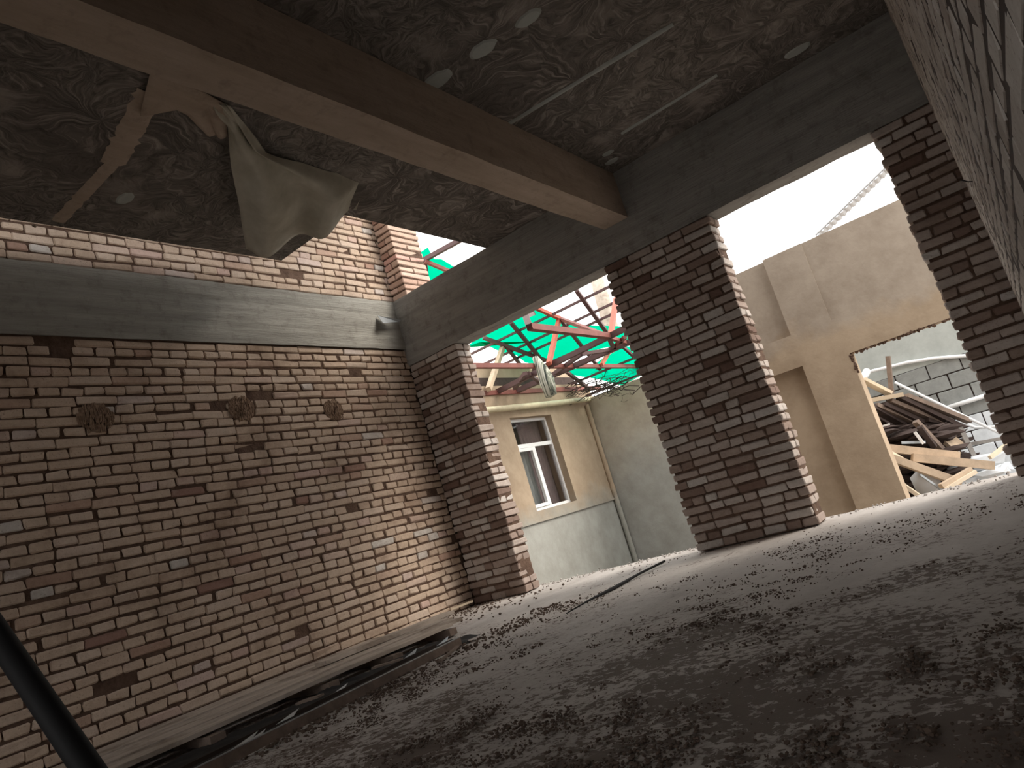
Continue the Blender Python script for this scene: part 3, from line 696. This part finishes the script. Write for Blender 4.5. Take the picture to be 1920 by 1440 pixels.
# rafters and purlins in the roof plane
for pa, pb, w in (((958, 605), (1018, 678), .06), ((1081, 545), (1141, 628), .06), ((906, 633), (1024, 676), .06), ((950, 651), (989, 701), .05), ((1062, 697), (1106, 730), .05), ((1050, 598), (1125, 692), .05), ((1168, 650), (1192, 672), .04)):
    fp('rafter', roofpt(*pa, -.03), roofpt(*pb, -.03), w, .05, 'steel_grey')
def purlin(px, py, x0, x1, w=.035):
    p = roofpt(px, py, -.0); fp('purlin', Vector((x0, p.y, p.z)), Vector((x1, p.y, p.z)), w, w, 'steel_grey')
for px, py in ((1000, 578), (1000, 607), (1000, 639), (1042, 675), (1130, 696), (1150, 722), (990, 662)):
    purlin(px, py, -8.0, -3.35)
def gsheet(pts, label, off=.06):
    P = [roofpt(x, y, off) for x, y in pts]; n = len(P); mb = MB()
    c0 = sum(P, Vector()) / n; vs = [c0]; ring = 3; 
    for k in range(1, ring + 1):
        for i, p in enumerate(P):
            q = c0.lerp(p, k / ring); q = q + Vector((0, 0, .03 * noise.noise(q * 1.3))); vs.append(q)
    fs = [(0, 1 + i, 1 + (i + 1) % n) for i in range(n)]
    for k in range(ring - 1):
        for i in range(n):
            a = 1 + k * n; fs.append((a + i, a + n + i, a + n + (i + 1) % n, a + (i + 1) % n))
    mb.add(vs, fs); o = mb.build('green_sheeting', M['green']); return tag(o, label, 'sheeting', 'green sheets on the roof frame')
gsheet([(872, 652), (895, 636), (930, 618), (960, 602), (1000, 574), (1022, 582), (1060, 602), (1100, 610), (1165, 612), (1182, 635), (1150, 648), (1120, 655), (1080, 668), (1050, 676), (1025, 676), (1010, 684), (985, 680), (968, 666), (945, 662), (930, 655), (900, 642)], 'large green translucent roof sheet seen through the left opening')
gsheet([(1172, 648), (1190, 650), (1210, 700), (1165, 722), (1125, 712), (1070, 702), (1062, 692), (1105, 690), (1128, 672)], 'smaller green roof sheet low down beside the wide pillar')
gsheet([(768, 486), (802, 464), (814, 486), (828, 486), (860, 506), (880, 522), (820, 560), (790, 545)], 'green roof sheet corner seen through the gap above the concrete beam')
fp('rafter', roofpt(772, 500, -.03), roofpt(870, 446, -.03), .06, .06, 'steel_grey'); fp('strut', roofpt(797, 492, -.08), roofpt(803, 540, -.08), .05, .05, 'steel_grey'); fp('strut', roofpt(797, 490, -.1), roofpt(845, 510, -.1), .05, .05, 'steel')
# bundle of striped cloth hung from the frame
b = MB(); A = zf(1003, 672, ZT2 + .02); 
pts = [at(1003, 670, 1, 8.35), at(1015, 690, 1, 8.33), at(1025, 715, 1, 8.33), at(1034, 742, 1, 8.33)]
b.tube(pts, [.035, .075, .10, .085], 18)
o = b.build('cloth_bundle', M['bundle'], None, True); tag(o, 'grey-green striped cloth bundle hanging from the red roof frame', 'cloth')
for v in o.data.vertices:
    q = v.co; v.co = q + Vector((noise.noise(q * 20) * .025, 0, noise.noise(q * 14) * .02))
# tangled cables on the yard wall corner
b = MB()
for k in range(60):
    c0 = at(random.uniform(1085, 1165), random.uniform(712, 735), 1, YB - random.uniform(.25, .6)); pts = [c0]
    for i in range(7): pts.append(pts[-1] + Vector((random.gauss(0, .11), random.gauss(0, .08), random.gauss(0, .045))))
    b.tube(pts, random.choice([.003, .004, .007]), 5)
tag(b.build('cable_tangle', M['wood_dark']), 'tangle of dark cables and twigs on top of the yard wall corner', 'cables', kind='stuff')
# post against the sky
b = MB(); pa_, pb_ = at(1112, 500, 1, 13), at(1153, 640, 1, 13); dz_ = (pb_.z - GZ) / (pa_.z - pb_.z); b.tube([pa_, pa_.lerp(pb_, .5), pb_ + (pb_ - pa_) * dz_], [.13, .15, .17], 14)
tag(b.build('tan_post', M['plank'], None, True), 'thick pale tan post rising behind the roof frame near the wide pillar', 'post')

# ---- timber and rubbish pile in the yard beyond the doorway
pile = MB()
def board(pa, pb, ya, yb_, w, h, m, name, label, cat='timber', roll=0):
    b = MB(); A = at(*pa, 1, ya); B = at(*pb, 1, yb_); b.bar(A, B, w, h, roll=roll); return tag(b.build(name, M[m]), label, cat, 'timber pile in the yard')
def tube2(P, r, m, name, label, cat='pipe'):
    b = MB(); b.tube([at(x, y, 1, yy) for x, y, yy in P], r, 12); return tag(b.build(name, M[m], None, True), label, cat)
tube2([(1622, 699, 11.0), (1660, 690, 11.375), (1700, 680, 11.375), (1750, 672, 11.375), (1850, 664, 11.375)], .024, 'pvc', 'white_pipe', 'white pipe running level along the block wall')
tube2([(1614, 716, 10.6), (1626, 696, 10.8)], .05, 'pvc', 'white_pipe', 'short thick white pipe elbow by the doorway jamb')
tube2([(1678, 717, 10.6), (1880, 815, 10.4)], .018, 'pvc', 'white_pipe', 'thin white pipe slanting down over the timber pile')
tube2([(1775, 765, 11.37), (1860, 738, 11.37)], .03, 'pvc', 'white_pipe', 'short white pipe on the block wall near the right pillar')
tube2([(1800, 790, 10.9), (1830, 802, 10.7), (1870, 800, 10.6)], .02, 'pvc', 'white_hose', 'sagging white hose lying below the slanting pipe')
board((1665, 668), (1672, 738), 10.3, 10.3, .085, .05, 'wood_grey', 'timber_post', 'brown upright post end sticking out of the pile top')
board((1617, 712), (1668, 738), 10.0, 10.2, .12, .04, 'wood_light', 'wooden_board', 'pale short board sloping at the top left of the pile')
board((1625, 752), (1693, 740), 9.9, 10.0, .14, .05, 'wood_light', 'wooden_board', 'pale board lying flat across the pile top')
for i, (a, c_) in enumerate((((1632, 762), (1700, 800)), ((1640, 760), (1722, 796)), ((1655, 758), (1745, 800)), ((1668, 752), (1765, 792)), ((1685, 745), (1800, 800)), ((1698, 742), (1818, 790)), ((1640, 782), (1700, 815)), ((1645, 800), (1712, 812)), ((1735, 788), (1800, 800)))):
    board(a, c_, 9.75 + .06 * i, 10.25 + .05 * i, .10, .05, 'wood_grey' if i % 2 else 'wood_dark', 'squared_timber', ['lowest-left dark beam of the slanting stack', 'second slanting beam from the doorway jamb, greyish', 'third slanting beam, very dark', 'fourth slanting beam, greyish brown', 'fifth slanting beam, dark, reaching the white hose', 'topmost long slanting beam under the thin white pipe', 'short dark beam tucked beneath the slanting stack', 'short grey beam at the left underside of the stack', 'stubby dark beam end at the right of the stack'][i])
board((1716, 790), (1768, 845), 9.5, 9.7, .07, .05, 'wood_grey', 'squared_timber', 'grey beam leaning steeply down through the pile middle')
board((1724, 800), (1752, 838), 9.45, 9.6, .06, .04, 'wood_dark', 'squared_timber', 'dark beam leaning parallel beside the steep grey one')
board((1715, 810), (1732, 832), 9.4, 9.4, .03, .03, 'pvc', 'white_strip', 'short white strip in the dark of the pile', 'strip')
board((1652, 800), (1668, 795), 9.4, 9.4, .025, .02, 'pvc', 'white_strip', 'tiny white strip beside the doorway jamb', 'strip')
board((1690, 830), (1735, 829), 9.4, 9.5, .02, .03, 'zinc', 'metal_bar', 'thin grey metal bar above the long pale beams', 'bar')
board((1640, 838), (1797, 855), 9.1, 9.5, .09, .09, 'wood', 'squared_timber', 'long pale square beam, upper one reaching past the doorway')
board((1710, 858), (1862, 873), 9.2, 9.5, .10, .09, 'wood', 'squared_timber', 'pale square beam with sawn end nearest the right pillar')
board((1668, 858), (1800, 905), 9.0, 9.3, .10, .08, 'wood', 'squared_timber', 'pale beam sloping down to the right in the lower pile')
board((1670, 848), (1712, 872), 9.0, 9.2, .03, .03, 'wood_light', 'wooden_lath', 'thin pale lath between the two upper beams')
board((1764, 912), (1820, 880), 9.0, 9.25, .07, .05, 'wood', 'squared_timber', 'short beam rising to the right, left of a matching one')
board((1772, 918), (1830, 884), 8.98, 9.2, .035, .04, 'wood_light', 'wooden_lath', 'pale lath rising to the right beside the short beam')
board((1692, 908), (1745, 945), 9.0, 9.0, .06, .04, 'wood_light', 'wooden_board', 'pale narrow board at the lower left beside the jamb')
board((1725, 890), (1765, 918), 9.0, 9.1, .02, .02, 'zinc', 'metal_bar', 'thin steel bar in the dark lower hollow', 'bar')
board((1790, 838), (1880, 822), 10.2, 10.3, .04, .04, 'dull_zinc', 'metal_bar', 'grey bar lying across the whitewashed blocks', 'bar')
board((1800, 800), (1828, 858), 10.0, 9.9, .05, .03, 'dull_zinc', 'metal_bar', 'grey flat bar leaning against the whitewashed wall', 'bar')
board((1856, 858), (1890, 832), 9.6, 9.8, .04, .04, 'wood_light', 'wooden_lath', 'pale lath rising behind the sawn beam end')
board((1760, 808), (1800, 842), 10.0, 9.9, .20, .05, 'wood', 'wooden_board', 'curled tan board behind the leaning beams')
b = MB(); 
for k in range(260):
    p = at(random.uniform(1640, 1800), random.uniform(800, 945), 1, random.uniform(9.7, 10.4)); b.blob(p, random.uniform(.05, .16), sq=(1.6, .7, .35), jit=.45)
tag(b.build('rubbish_heap', M['wood_dark']), 'dark jumbled rubbish filling the heap beneath the beams', 'rubbish', kind='stuff')
b = MB()
for k in range(24):
    p = at(random.uniform(1800, 1880), random.uniform(870, 930), 1, random.uniform(9.6, 10.6)); b.blob(p, random.uniform(.08, .2), sq=(1.5, .8, .5), jit=.3)
tag(b.build('pale_rubble', M['whitewash']), 'whitish rubble at the foot of the pile beside the right pillar', 'rubble', kind='stuff')
b = MB(); b.blob(at(1735, 905, 1, 9.3), .16, sq=(1, .5, 1.1), jit=.2); tag(b.build('plastic_bag', M['roofsheet'], None, True), 'crumpled pale blue-grey plastic bag in the lower hollow', 'bag')
